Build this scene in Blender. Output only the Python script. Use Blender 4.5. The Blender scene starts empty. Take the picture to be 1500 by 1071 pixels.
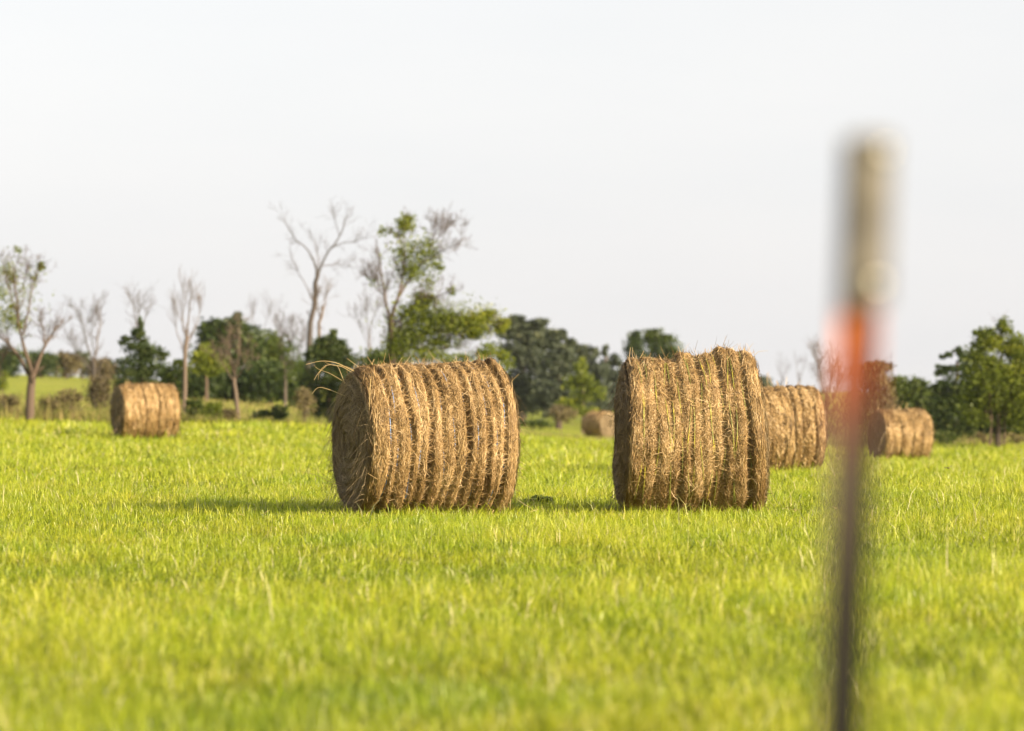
import bpy, math, random
import numpy as np
rng = np.random.default_rng(7)
random.seed(7)
sc = bpy.context.scene
col = sc.collection
PI = math.pi

# ------------------------------------------------------------------ camera constants
LENS, SENSOR = 135.0, 36.0
FPX = LENS / SENSOR * 1500.0          # focal length in photo pixels
CAMH, HOR, CX = 1.20, 569.0, 750.0    # eye height, horizon row, centre column
FOCUS = 36.0

def at(px, py, d):
    return np.array([(px - CX) / FPX * d, d, CAMH - (py - HOR) / FPX * d])

# ------------------------------------------------------------------ terrain (rolls down to the right and into a dip)
_ctrl = []
def _c(px, py, d):
    p = at(px, py, d); _ctrl.append((p[0], p[1], p[2]))
for a in (-.16, -.05, .05, .16):
    for d in (6, 12, 20, 30, 38):
        _ctrl.append((a * d, d, 0.0))
_ctrl += [(0.02*50, 50, -.05), (-.13*60, 60, .0), (.13*60, 60, -.2)]
_c(1100, 697, 60); _c(216, 643, 96); _c(1322, 675, 102); _c(875, 641, 207)
_c(40, 616, 115); _c(400, 621, 115); _c(800, 641, 150); _c(1450, 655, 125)
_c(50, 572, 190); _c(100, 556, 260); _c(330, 588, 170); _c(820, 607, 260); _c(1300, 628, 190)
for a, z in ((-.16, 3.0), (-.06, 1.5), (.06, .0), (.16, -.8)):
    _ctrl.append((a * 450, 450, z))
for a in (-.16, -.05, .05, .16):
    _ctrl.append((a * 1400, 1400, 0.0)); _ctrl.append((a * 4000, 4000, -1.0))
_ctrl = np.array(_ctrl)
def _uv(x, y):
    yy = np.maximum(y, 5.0)
    return np.stack([np.clip(x / yy, -.2, .2) * 6.0, np.log(yy)], -1)
_cu = _uv(_ctrl[:, 0], _ctrl[:, 1])
_phi = lambda a, b: np.sqrt(((a[:, None, :] - b[None, :, :]) ** 2).sum(-1) + .15 ** 2)
_w = np.linalg.solve(_phi(_cu, _cu) + np.eye(len(_cu)) * 1e-4, _ctrl[:, 2])
def ground(x, y):
    x = np.atleast_1d(np.asarray(x, float)); y = np.atleast_1d(np.asarray(y, float))
    out = np.empty(len(x))
    for s in range(0, len(x), 50000):
        out[s:s+50000] = _phi(_uv(x[s:s+50000], y[s:s+50000]), _cu) @ _w
    return out
def gz(x, y): return float(ground(x, y)[0])

# ------------------------------------------------------------------ smooth noise
class Noise:
    def __init__(s, dim, octaves, f0, seed, lac=2.0, gain=.5, n=6):
        r = np.random.default_rng(seed); s.t = []
        f, a = f0, 1.0
        for _ in range(octaves):
            k = r.normal(size=(n, dim)); k /= np.linalg.norm(k, axis=1)[:, None]
            k *= f * r.uniform(.6, 1.4, (n, 1))
            s.t.append((k, r.uniform(0, 2*PI, n), a)); f *= lac; a *= gain
    def __call__(s, p):
        o = 0
        for k, ph, a in s.t:
            o = o + a * np.sin(p @ k.T + ph).sum(-1) / math.sqrt(len(ph) / 2)
        return o * .6

# ------------------------------------------------------------------ mesh helpers
def mk(name, V, quads=None, tris=None, mat=None, parent=None, rnd=None, smooth=False):
    V = np.asarray(V, np.float32).reshape(-1, 3)
    q = np.zeros((0, 4), np.int32) if quads is None else np.asarray(quads, np.int32).reshape(-1, 4)
    t = np.zeros((0, 3), np.int32) if tris is None else np.asarray(tris, np.int32).reshape(-1, 3)
    me = bpy.data.meshes.new(name)
    me.vertices.add(len(V)); me.vertices.foreach_set('co', V.ravel())
    loops = np.concatenate([q.ravel(), t.ravel()])
    me.loops.add(len(loops)); me.loops.foreach_set('vertex_index', loops)
    n = len(q) + len(t)
    me.polygons.add(n)
    st = np.concatenate([np.arange(len(q)) * 4, len(q) * 4 + np.arange(len(t)) * 3]).astype(np.int32)
    me.polygons.foreach_set('loop_start', st)
    me.polygons.foreach_set('use_smooth', np.full(n, smooth, bool))
    if rnd is not None:
        a = me.attributes.new('rnd', 'FLOAT', 'POINT'); a.data.foreach_set('value', np.asarray(rnd, np.float32).ravel())
    me.update(calc_edges=True); me.validate()
    o = bpy.data.objects.new(name, me); col.objects.link(o)
    if mat: me.materials.append(mat)
    if parent: o.parent = parent
    return o

class MB:
    """collects pieces of one mesh"""
    def __init__(s): s.V, s.Q, s.T, s.R, s.n = [], [], [], [], 0
    def add(s, V, Q=None, T=None, R=None):
        V = np.asarray(V, float).reshape(-1, 3)
        s.V.append(V)
        if Q is not None and len(Q): s.Q.append(np.asarray(Q).reshape(-1, 4) + s.n)
        if T is not None and len(T): s.T.append(np.asarray(T).reshape(-1, 3) + s.n)
        s.R.append(np.full(len(V), .5) if R is None else np.broadcast_to(np.asarray(R, float), (len(V),)))
        s.n += len(V)
    def build(s, name, mat, parent=None, smooth=False):
        return mk(name, np.concatenate(s.V), np.concatenate(s.Q) if s.Q else None,
                  np.concatenate(s.T) if s.T else None, mat, parent, np.concatenate(s.R), smooth)
    def ribbons(s, P, W, R):
        N, S, _ = P.shape
        V = np.stack([P - W, P + W], 2).reshape(-1, 3)
        b = np.arange(N)[:, None] * (2*S) + np.arange(S-1)[None, :] * 2
        Q = np.stack([b, b+1, b+3, b+2], -1).reshape(-1, 4)
        s.add(V, Q, R=np.repeat(R, 2*S))
    def tubes(s, P, Rad, sides=5, R=None, closed=False):
        P = np.asarray(P, float); N, S, _ = P.shape
        if closed: T = np.roll(P, -1, 1) - np.roll(P, 1, 1)
        else: T = np.gradient(P, axis=1)
        T /= np.linalg.norm(T, axis=-1, keepdims=True) + 1e-9
        ref = np.where(np.abs(T[..., 2:3]) > .9, np.array([1., 0, 0]), np.array([0, 0, 1.]))
        if not closed: ref = np.broadcast_to(ref[:, :1], ref.shape)
        A = np.cross(T, ref); A /= np.linalg.norm(A, axis=-1, keepdims=True) + 1e-9
        B = np.cross(T, A)
        an = np.arange(sides) / sides * 2 * PI
        V = P[:, :, None] + np.broadcast_to(Rad, (N, S))[:, :, None, None] * (A[:, :, None] * np.cos(an)[:, None] + B[:, :, None] * np.sin(an)[:, None])
        i = np.arange(N)[:, None, None] * (S*sides); j = np.arange(S if closed else S-1)[None, :, None]; k = np.arange(sides)[None, None]
        j2 = (j + 1) % S; k2 = (k + 1) % sides
        Q = np.stack([i+j*sides+k, i+j*sides+k2, i+j2*sides+k2, i+j2*sides+k], -1).reshape(-1, 4)
        s.add(V, Q, R=np.repeat(rng.random(N) if R is None else R, S*sides))

def empty(name, loc):
    o = bpy.data.objects.new(name, None); col.objects.link(o); o.location = loc; o.empty_display_size = .3
    return o
def tag(o, label=None, cat=None, group=None, kind=None):
    if label: o['label'] = label
    if cat: o['category'] = cat
    if group: o['group'] = group
    if kind: o['kind'] = kind
    return o

# ------------------------------------------------------------------ materials
def newmat(name):
    m = bpy.data.materials.new(name); m.use_nodes = True
    nt = m.node_tree; nt.nodes.clear()
    out = nt.nodes.new('ShaderNodeOutputMaterial')
    return m, nt, out
def node(nt, t, **kw):
    n = nt.nodes.new(t)
    for k, v in kw.items(): setattr(n, k, v)
    return n
def ramp(nt, stops):
    r = nt.nodes.new('ShaderNodeValToRGB'); e = r.color_ramp.elements
    while len(e) < len(stops): e.new(.5)
    for x, (p, c) in zip(e, stops): x.position = p; x.color = (*c, 1)
    return r
def fibre(name, stops, trans=.3, rough=.6, patch=None, bump=0, spec=.3):
    """leaf / straw / grass: colour from a per-strand value, part of the light passing through"""
    m, nt, out = newmat(name); L = nt.links.new
    a = node(nt, 'ShaderNodeAttribute', attribute_name='rnd')
    r = ramp(nt, stops); L(a.outputs['Fac'], r.inputs[0]); c = r.outputs[0]
    if patch:
        scale, amount, stops2 = patch
        tc = node(nt, 'ShaderNodeTexCoord'); nz = node(nt, 'ShaderNodeTexNoise'); nz.inputs['Scale'].default_value = scale
        nz.inputs['Detail'].default_value = 4; L(tc.outputs['Object'], nz.inputs['Vector'])
        r2 = ramp(nt, stops2); L(nz.outputs['Fac'], r2.inputs[0])
        mx = node(nt, 'ShaderNodeMix', data_type='RGBA', blend_type='MULTIPLY'); mx.inputs[0].default_value = amount
        L(c, mx.inputs[6]); L(r2.outputs[0], mx.inputs[7]); c = mx.outputs[2]
    p = node(nt, 'ShaderNodeBsdfPrincipled'); p.inputs['Roughness'].default_value = rough
    p.inputs['Specular IOR Level'].default_value = spec
    L(c, p.inputs['Base Color'])
    if bump:
        tc2 = node(nt, 'ShaderNodeTexCoord'); n2 = node(nt, 'ShaderNodeTexNoise'); n2.inputs['Scale'].default_value = 60
        n2.inputs['Detail'].default_value = 6; L(tc2.outputs['Object'], n2.inputs['Vector'])
        b = node(nt, 'ShaderNodeBump'); b.inputs['Strength'].default_value = bump; b.inputs['Distance'].default_value = .03
        L(n2.outputs['Fac'], b.inputs['Height']); L(b.outputs[0], p.inputs['Normal'])
    if trans:
        t = node(nt, 'ShaderNodeBsdfTranslucent'); L(c, t.inputs['Color'])
        ms = node(nt, 'ShaderNodeMixShader'); ms.inputs[0].default_value = trans
        L(p.outputs[0], ms.inputs[1]); L(t.outputs[0], ms.inputs[2]); L(ms.outputs[0], out.inputs[0])
    else: L(p.outputs[0], out.inputs[0])
    return m
def solid(name, stops, scale=20, rough=.6, metal=0, bump=0, stretch=(1, 1, 1)):
    m, nt, out = newmat(name); L = nt.links.new
    tc = node(nt, 'ShaderNodeTexCoord'); mp = node(nt, 'ShaderNodeMapping'); mp.inputs['Scale'].default_value = stretch
    L(tc.outputs['Object'], mp.inputs[0])
    nz = node(nt, 'ShaderNodeTexNoise'); nz.inputs['Scale'].default_value = scale; nz.inputs['Detail'].default_value = 6
    L(mp.outputs[0], nz.inputs['Vector'])
    r = ramp(nt, stops); L(nz.outputs['Fac'], r.inputs[0])
    p = node(nt, 'ShaderNodeBsdfPrincipled'); p.inputs['Roughness'].default_value = rough; p.inputs['Metallic'].default_value = metal
    L(r.outputs[0], p.inputs['Base Color'])
    if bump:
        b = node(nt, 'ShaderNodeBump'); b.inputs['Strength'].default_value = bump; b.inputs['Distance'].default_value = .02
        L(nz.outputs['Fac'], b.inputs['Height']); L(b.outputs[0], p.inputs['Normal'])
    L(p.outputs[0], out.inputs[0])
    return m

STRAW = [(0, (.05, .029, .010)), (.3, (.24, .145, .052)), (.65, (.46, .305, .13)), (1, (.70, .52, .29))]
M = dict(
    straw=fibre('hay_straw', STRAW, .15, .55, (4, .4, [(.32, (.55, .48, .42)), (.5, (1, 1, 1)), (.7, (1.0, 1.0, 1.0))])),
    face=fibre('hay_end_straw', [(0, (.07, .05, .024)), (.5, (.23, .165, .085)), (1, (.42, .315, .18))], .12, .65),
    core=fibre('hay_core', [(0, (.19, .115, .04)), (1, (.19, .115, .04))], 0, .8, (25, .8, [(.3, (.45, .4, .35)), (.7, (1, 1, 1))]), 1.0),
    stem=fibre('dry_stem', [(0, (.42, .30, .13)), (1, (.58, .43, .2))], .2, .5),
    blue=solid('blue_twine', [(.3, (.10, .20, .42)), (.7, (.22, .34, .58))], 60, .5),
    yellow=solid('yellow_twine', [(.35, (.15, .17, .04)), (.55, (.28, .28, .05)), (.7, (.62, .52, .05))], 5, .5),
    grass=fibre('meadow_grass', [(0, (.075, .105, .006)), (.42, (.298, .365, .011)), (.85, (.55, .57, .05)), (.95, (.66, .60, .24)), (1, (.72, .64, .38))], .52, .4,
                (.6, .8, [(.34, (.66, .80, .6)), (.5, (1, 1, 1)), (.66, (1, .92, .85))]), spec=.5),
    weed=fibre('dry_weeds', [(0, (.10, .13, .02)), (.55, (.22, .22, .05)), (1, (.34, .26, .11))], .3, .7),
    cedar=fibre('cedar_foliage', [(0, (.018, .035, .008)), (.6, (.045, .07, .014)), (1, (.10, .12, .022))], .15, .6),
    dark=fibre('dark_leaves', [(0, (.02, .036, .009)), (.6, (.045, .072, .014)), (1, (.10, .13, .022))], .3, .5),
    mid=fibre('green_leaves', [(0, (.035, .058, .010)), (.6, (.075, .105, .016)), (1, (.15, .18, .025))], .35, .5),
    bright=fibre('yellow_green_leaves', [(0, (.09, .12, .015)), (.6, (.18, .22, .02)), (1, (.30, .31, .03))], .45, .5),
    far=fibre('hazed_leaves', [(0, (.055, .07, .045)), (.6, (.085, .105, .06)), (1, (.13, .14, .07))], .3, .6),  # air haze put into the leaf colour: paler, greyer green
    brown=fibre('brown_foliage', [(0, (.07, .06, .03)), (.5, (.13, .10, .05)), (1, (.20, .17, .06))], .2, .7),
    bark=fibre('grey_brown_bark', [(0, (.055, .04, .03)), (1, (.13, .09, .065))], 0, .85),
    pale=fibre('pale_dead_wood', [(0, (.095, .07, .052)), (1, (.17, .125, .092))], 0, .8),
    greytwig=fibre('grey_dead_twigs', [(0, (.055, .046, .04)), (1, (.13, .10, .085))], 0, .8),
)
def ground_mat():
    m, nt, out = newmat('meadow_soil'); L = nt.links.new
    tc = node(nt, 'ShaderNodeTexCoord')
    n1 = node(nt, 'ShaderNodeTexNoise'); n1.inputs['Scale'].default_value = .12; n1.inputs['Detail'].default_value = 8
    L(tc.outputs['Object'], n1.inputs['Vector'])
    r = ramp(nt, [(.3, (.19, .22, .03)), (.5, (.28, .31, .04)), (.7, (.36, .34, .07))]); L(n1.outputs['Fac'], r.inputs[0])
    n2 = node(nt, 'ShaderNodeTexNoise'); n2.inputs['Scale'].default_value = 9; n2.inputs['Detail'].default_value = 8
    L(tc.outputs['Object'], n2.inputs['Vector'])
    r2 = ramp(nt, [(.3, (.55, .6, .5)), (.7, (1.15, 1.1, 1))]); L(n2.outputs['Fac'], r2.inputs[0])
    mx = node(nt, 'ShaderNodeMix', data_type='RGBA', blend_type='MULTIPLY'); mx.inputs[0].default_value = 1
    L(r.outputs[0], mx.inputs[6]); L(r2.outputs[0], mx.inputs[7])
    p = node(nt, 'ShaderNodeBsdfPrincipled'); p.inputs['Roughness'].default_value = .9; p.inputs['Specular IOR Level'].default_value = .1
    L(mx.outputs[2], p.inputs['Base Color'])
    b = node(nt, 'ShaderNodeBump'); b.inputs['Strength'].default_value = .8; b.inputs['Distance'].default_value = .1
    L(n2.outputs['Fac'], b.inputs['Height']); L(b.outputs[0], p.inputs['Normal'])
    L(p.outputs[0], out.inputs[0])
    return m

# ------------------------------------------------------------------ ground
gx = np.sinh(np.linspace(-5.0, 5.0, 161)) * 12.0
gy = np.concatenate([np.linspace(-400, -60, 8), np.linspace(-40, 4, 10), np.exp(np.linspace(math.log(6), math.log(1600), 180))])
X, Y = np.meshgrid(gx, gy); Z = ground(X.ravel(), Y.ravel())
ny, nx = X.shape
i = np.arange((ny-1)*nx).reshape(ny-1, nx)[:, :-1].ravel()
tag(mk('ground', np.stack([X.ravel(), Y.ravel(), Z], 1), np.stack([i, i+1, i+nx+1, i+nx], 1), None, ground_mat(), smooth=True), kind='structure')

# ------------------------------------------------------------------ grass (one sheet of countless blades)
def blades(mb, x, y, h, w, lean, rnd, z=None):
    n = len(x)
    z = ground(x, y) if z is None else z
    base = np.stack([x, y, z - .01], 1)
    az = rng.uniform(0, 2*PI, n); d = np.stack([np.cos(az), np.sin(az), np.zeros(n)], 1)
    fa = az + rng.normal(0, .9, n) + PI/2
    wd = np.stack([np.cos(fa), np.sin(fa), np.zeros(n)], 1) * (w * .5)[:, None]
    up = np.array([0, 0, 1.])
    p1 = base + d * (h * lean * .35)[:, None] + up * (h * .58)[:, None]
    p2 = base + d * (h * lean)[:, None] + up * (h * (1 - .25 * np.minimum(lean, 1.6)))[:, None]
    V = np.stack([base - wd, base + wd, p1 - wd * .8, p1 + wd * .8, p2], 1)
    b = np.arange(n) * 5
    mb.add(V, np.stack([b, b+1, b+3, b+2], 1), np.stack([b+2, b+3, b+4], 1), np.repeat(rnd, 5))
patchn = Noise(2, 4, .7, 3); finen = Noise(2, 3, 5.0, 5); clumpn = Noise(2, 2, 22.0, 9)
def scatter(d0, d1, dens, margin=.5, kx=.145):
    n = int(dens * (d1 - d0) * (kx * (d0 + d1) + 2 * margin))
    y = np.sqrt(rng.uniform(d0**2, d1**2, int(n)))
    x = rng.uniform(-1, 1, len(y)) * (kx * y + margin)
    return x, y
g = MB()
for d0, d1, dens, w, hh in ((8, 18, 3200, .0050, .095), (18, 32, 2300, .0058, .088), (32, 46, 1500, .0070, .09), (46, 64, 480, .011, .105), (64, 90, 190, .016, .115), (90, 132, 75, .026, .13)):
    x, y = scatter(d0, d1, dens, 1.5 if d0 < 40 else 2.5)
    p = np.stack([x, y], 1); pn = patchn(p); fn = finen(p); cn_ = clumpn(p)
    keep = rng.random(len(x)) < np.clip(.66 + .35 * fn + .25 * cn_, .12, 1); x, y, pn, fn, cn_ = x[keep], y[keep], pn[keep], fn[keep], cn_[keep]
    n = len(x)
    if d0 >= 90:      # the mown field ends at the weedy edge
        edge = np.where(x / y < -.04, 114, np.where(x / y < .03, 150, 126)); k = y < edge; x, y, pn, fn, cn_ = x[k], y[k], pn[k], fn[k], cn_[k]; n = len(x)
    h = hh * np.exp(rng.normal(0, .28, n)) * np.clip(1 + .22 * pn + .18 * fn + .28 * cn_, .3, 2)
    tall = rng.random(n) < .012; h[tall] *= 1.5
    lean = np.abs(rng.normal(.55, .6, n)) + .05
    r = np.clip(rng.normal(.43, .25, n) + .1 * pn + .13 * cn_ + .06 * fn, 0, .86); dry = rng.random(n) < .035; r[dry] = rng.uniform(.9, 1, dry.sum()); r[tall] = rng.uniform(.8, 1, tall.sum())
    blades(g, x, y, np.maximum(h, .03), w * rng.uniform(.6, 1.4, n), lean, r)
tag(g.build('grass', M['grass']), kind='stuff')

# tall weeds and dry stalks along the edge of the field
g = MB()
def edge_strip(px0, px1, d0, d1, n, h0, w):
    d = rng.uniform(d0, d1, n); px = rng.uniform(px0, px1, n); x = (px - CX) / FPX * d
    pn = patchn(np.stack([x * .6, d * .3], 1))
    h = h0 * np.exp(rng.normal(0, .35, n)) * np.clip(1 + .5 * pn, .3, 2)
    blades(g, x, d, h, w * rng.uniform(.5, 1.5, n), np.abs(rng.normal(.25, .25, n)), np.clip(rng.normal(.5, .28, n) + .15 * pn, 0, 1))
edge_strip(-120, 480, 113, 118, 9000, .26, .025)
edge_strip(-120, 480, 118, 170, 7000, .14, .035)
edge_strip(700, 950, 158, 200, 7000, .15, .04)
edge_strip(1040, 1640, 126, 133, 8000, .30, .03)
edge_strip(1040, 1640, 133, 185, 9000, .28, .045)
tag(g.build('weeds', M['weed']), kind='stuff')

# ------------------------------------------------------------------ hay bales
def make_bale(name, label, pc, d, yaw, L, R, n_side, n_end, sw, grooves, twine_mat=None, seed=1, group='round hay bales left on the field',
              taper=0.0, bumps=(), gdepth=.078, gwid=.024, sl=1.0, twine_pairs=False, end_hole=.0, zoff=0.0, shear=0.0, stem_hang=1.0, nt_seg=90, noiseamp=1.0, mess=1.0):
    x = (pc - CX) / FPX * d; z0 = gz(x, d)
    root = empty(name, (x, d, z0 + zoff)); root.rotation_euler = (0, 0, yaw)
    tag(root, label, 'hay bale', group)
    r = np.random.default_rng(seed)
    big = Noise(3, 2, 2.2, seed + 50); med = Noise(3, 3, 9.0, seed + 90)
    zc = R * (1 + max(taper, 0) * .5) * .965
    grooves = np.asarray(grooves)
    def surf(t, ph):
        """point on the roll: t 0..1 along the axis, ph angle round it"""
        t = np.asarray(t, float); ph = np.asarray(ph, float)
        rr = R * (1 + taper * (t - .5) * 1.0)
        e = np.minimum(t, 1 - t) * L
        rr = rr - .05 * np.exp(-(np.maximum(e, 0) / .05))
        for gk, (gt, gm) in enumerate(grooves):
            wob = .012 * np.sin(ph * 2 + gk * 1.7) + .007 * np.sin(ph * 5 + gk)
            rr = rr - gdepth * gm * (.75 + .35 * np.sin(ph * 1.5 + gk * 2.3)) * np.exp(-(((t - gt) * L + wob) / gwid) ** 2)
        for bt, bp, bw, bh in bumps:
            dp = (ph - bp + PI) % (2*PI) - PI
            rr = rr + bh * np.exp(-(((t - bt) * L / bw) ** 2) - (dp * R / (bw * 2.2)) ** 2)
        q = np.stack([t * L, np.cos(ph) * R, np.sin(ph) * R], -1)
        rr = rr + noiseamp * (.016 * big(q) + .011 * med(q))
        yy = rr * np.cos(ph) * 1.015; zz = zc + rr * np.sin(ph) * .985
        zz = np.maximum(zz, .015 + .0 * zz)
        return np.stack([(t - .5) * L + shear * (zz - zc) * 0 + shear * (zc - zz) * (t - .3), yy, zz], -1)
    # body
    nt_, na = nt_seg, 140
    tt, pp = np.meshgrid(np.linspace(0, 1, nt_), np.arange(na) / na * 2 * PI, indexing='ij')
    V = surf(tt, pp).reshape(-1, 3)
    a = np.arange(nt_ - 1)[:, None] * na; k = np.arange(na)[None]; k2 = (k + 1) % na
    Q = np.stack([a + k, a + k2, a + na + k2, a + na + k], -1).reshape(-1, 4)
    body = MB(); body.add(V, Q)
    # strands lying round the roll
    def side_strands(n, t0=0, t1=1, length=(.04, .13), ang=.38, lift=.05, wid=sw, face=None, fly=.25):
        t = r.uniform(t0, t1, n); ph = r.uniform(0, 2*PI, n)
        Ln = r.uniform(*length, n) * sl; al = r.normal(0, ang * mess, n) * np.clip(np.minimum(t, 1 - t) * L / .14, .2, 1)
        s = np.linspace(-.5, .5, 4)[None]
        curl = (r.normal(0, 1.3, n) * np.clip(np.minimum(t, 1 - t) * L / .16, .1, 1))[:, None]
        ax = np.sin(al[:, None] + curl * s) * s * Ln[:, None]; tg = np.cos(al[:, None] + curl * s) * s * Ln[:, None]
        T = t[:, None] + ax / L; P_ = ph[:, None] + tg / R
        Pt = surf(np.clip(T, -.03, 1.03), P_)
        nrm = np.stack([np.zeros_like(P_), np.cos(P_), np.sin(P_)], -1)
        sgn = np.where(r.random(n) < .5, 1, -1)[:, None]
        k = np.abs(r.normal(0, fly, n))[:, None]
        h = r.uniform(.0, .014, n)[:, None] + k * ((sgn * s + .5) ** 2) * Ln[:, None] * 1.0
        Pt = Pt + nrm * h[..., None]
        Pt[..., 0] += np.where((T < 0) | (T > 1), (T - np.clip(T, 0, 1)) * L, 0)
        Pt[..., 2] = np.maximum(Pt[..., 2], .01)
        tan = np.gradient(Pt, axis=1); tan /= np.linalg.norm(tan, axis=-1, keepdims=True) + 1e-9
        wv = np.cross(nrm + r.normal(0, .45, (n, 1, 3)), tan); wv /= np.linalg.norm(wv, axis=-1, keepdims=True) + 1e-9
        W = wv * (wid * .5 * r.uniform(.6, 1.4, n))[:, None, None] * np.array([.7, 1, 1, .5])[None, :, None]
        clump = med(np.stack([t * L, np.cos(ph) * R, np.sin(ph) * R], -1) * 1.7)
        return Pt, W, np.clip(r.normal(.52, .25, n) + .12 * clump, 0, 1)
    for args in (dict(n=int(n_side * .5), fly=.07), dict(n=int(n_side * .22), length=(.03, .07), ang=.8, fly=.2), dict(n=int(n_side * .26), length=(.10, .26), ang=.17, fly=.05), dict(n=int(n_side * .035), length=(.04, .14), ang=.8, fly=.6)):
        body.ribbons(*side_strands(**args))
    body.build('rolled_hay', M['straw'], root)
    # end faces: a wound spiral of stalks, both ends
    for side in (0, 1):
        f = MB(); sx = -1 if side == 0 else 1
        rim = surf(np.full(na, float(side)), np.arange(na) / na * 2 * PI)
        nr = 16
        cen = np.array([rim[:, 0].mean(), 0, zc])
        fr = np.linspace(0, 1, nr)
        def facept(q, ph):
            i0 = (np.asarray(ph) / (2*PI) * na) % na; ia = i0.astype(int) % na; ib = (ia + 1) % na; w = (i0 - np.floor(i0))[..., None]
            p = cen + (rim[ia] * (1 - w) + rim[ib] * w - cen) * np.asarray(q)[..., None]
            bul = .035 * (1 - np.asarray(q) ** 4) - end_hole * np.exp(-(np.asarray(q) / .22) ** 2) + .012 * np.sin(np.asarray(q) * 38 + np.asarray(ph)) * np.clip(np.asarray(q) * 3, 0, 1)
            bul = bul + .02 * med(p * .9) * (1 - np.asarray(q) ** 6)
            p = p.copy(); p[..., 0] += sx * bul
            return p
        qq, pp2 = np.meshgrid(fr, np.arange(na) / na * 2 * PI, indexing='ij')
        V = facept(qq, pp2).reshape(-1, 3)
        a = np.arange(nr - 1)[:, None] * na
        f.add(V, np.stack([a + k, a + k2, a + na + k2, a + na + k], -1).reshape(-1, 4))
        def end_strands(n, fly, length, droop=0.0, qlo=0.0):
            q = np.sqrt(r.uniform(qlo, 1.0, n)); ph = r.uniform(0, 2*PI, n); Ln = r.uniform(*length, n) * sl
            al = r.normal(0, .45, n); s = np.linspace(-.5, .5, 4)[None]
            tg = np.cos(al)[:, None] * s * Ln[:, None]; rd = np.sin(al)[:, None] * s * Ln[:, None]
            Qr = np.clip(q[:, None] + rd / R, .02, 1.02); Ph = ph[:, None] + tg / (R * np.maximum(q[:, None], .18))
            Pt = facept(np.minimum(Qr, 1), Ph)
            kk = np.abs(r.normal(0, fly, n))[:, None]; sg = np.where(r.random(n) < .5, 1, -1)[:, None]
            out = r.uniform(0, .02, n)[:, None] + kk * (sg * s + .5) ** 2 * Ln[:, None]
            Pt[..., 0] += sx * out
            Pt[..., 2] -= droop * out * 1.3
            Pt[..., 2] = np.maximum(Pt[..., 2], .01)
            tan = np.gradient(Pt, axis=1); tan /= np.linalg.norm(tan, axis=-1, keepdims=True) + 1e-9
            wv = np.cross(np.array([sx, 0, 0]) + r.normal(0, .4, (n, 1, 3)), tan); wv /= np.linalg.norm(wv, axis=-1, keepdims=True) + 1e-9
            return Pt, wv * (sw * .5 * r.uniform(.5, 1.2, n))[:, None, None] * np.array([.7, 1, 1, .4])[None, :, None], np.clip(r.normal(.5, .22, n) + .15 * np.sin(q * 40), 0, 1)
        m_ = n_end if side == 0 else n_end // 2
        f.ribbons(*end_strands(m_, .05, (.06, .22)))
        f.ribbons(*end_strands(int(m_ * .035 * stem_hang), .45, (.10, .26), 1.2, .45))
        f.build('end_face', M['face'], root)
    # twine
    if twine_mat:
        for gk, (gt, gm) in enumerate(grooves):
            if gm < .3: continue
            for pair in ((-.012, .02) if twine_pairs and gk % 2 == 0 else (0,)):
                ph = np.arange(160) / 160 * 2 * PI
                wob = (.010 * np.sin(ph * 2 + gk * 1.7) + .007 * np.sin(ph * 5 + gk)) + pair + (.016 * np.sin(ph * 3 + gk * 2.1 + pair * 90) if twine_pairs else 0)
                P = surf(gt - wob / L, ph)
                lift = (.017 if gm >= 1 or twine_pairs else .008) + .009 * np.sin(ph * 7 + gk * 3)
                P[:, 1] += np.cos(ph) * lift; P[:, 2] = np.maximum(P[:, 2] + np.sin(ph) * lift, .006)
                tb = MB(); tb.tubes(P[None], np.full((1, 160), .0042 if not twine_pairs else .0038), 5, closed=True)
                tb.build('twine', twine_mat, root, True)
    root['surf_z'] = zc
    del root['surf_z']
    return root, surf, zc

def gro(ts, ms=None): return [(t, 1.0 if ms is None else ms[i]) for i, t in enumerate(ts)]
bale_a, surf_a, zc_a = make_bale('hay_bale', 'round hay bale bound with blue twine, closest to the centre of the field', 622, 36.1, math.radians(18.5), 1.40, .715, 85000, 15000, .0036,
    gro([.115, .165, .255, .315, .395, .485, .55, .645, .715, .79, .845, .91], [1.2, .4, 1.0, .6, .9, .75, .45, 1.1, .7, .9, .45, 1.7]), M['blue'], 11, taper=.055,
    bumps=((.93, PI*.55, .09, .05), (.05, -PI*.45, .10, .04), (.30, PI*.6, .12, .015)), stem_hang=1.9)
bale_b, surf_b, zc_b = make_bale('hay_bale', 'lumpy round hay bale wound with yellow twine, nearly side on', 1010, 36.2, math.radians(3.5), 1.24, .752, 85000, 10000, .0038,
    gro([.10, .20, .30, .375, .46, .54, .61, .69, .78, .885], [.5, .3, .35, .95, .35, .7, .45, .6, .35, 1.2]), M['yellow'], 23, taper=.10,
    bumps=((.43, PI*.55, .09, .05), (.76, PI*.52, .10, .06), (.22, PI*.6, .12, .02), (.2, -.2 - PI/2, .15, .03), (.55, -PI*.42, .14, .03)), gdepth=.07, gwid=.032, twine_pairs=True, shear=.09, noiseamp=1.7, mess=1.5)
far_g = lambda s: gro([.12, .26, .38, .5, .63, .74, .88], s)
make_bale('hay_bale', 'hay bale showing only its rounded right end behind the yellow twined bale', 1082, 59.5, math.radians(12), 1.42, .69, 12000, 3000, .010,
    far_g([.8, 1, .7, 1, 1, .8, 1]), None, 31, gdepth=.05, sl=1.3, nt_seg=60)
make_bale('hay_bale', 'grooved hay bale half hidden behind the others, just left of the orange post', 1133, 61.6, math.radians(9), 1.38, .725, 12000, 3000, .010,
    far_g([.8, 1, .7, .8, 1.6, .8, 1.2]), None, 37, gdepth=.055, sl=1.3, nt_seg=60)
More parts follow.
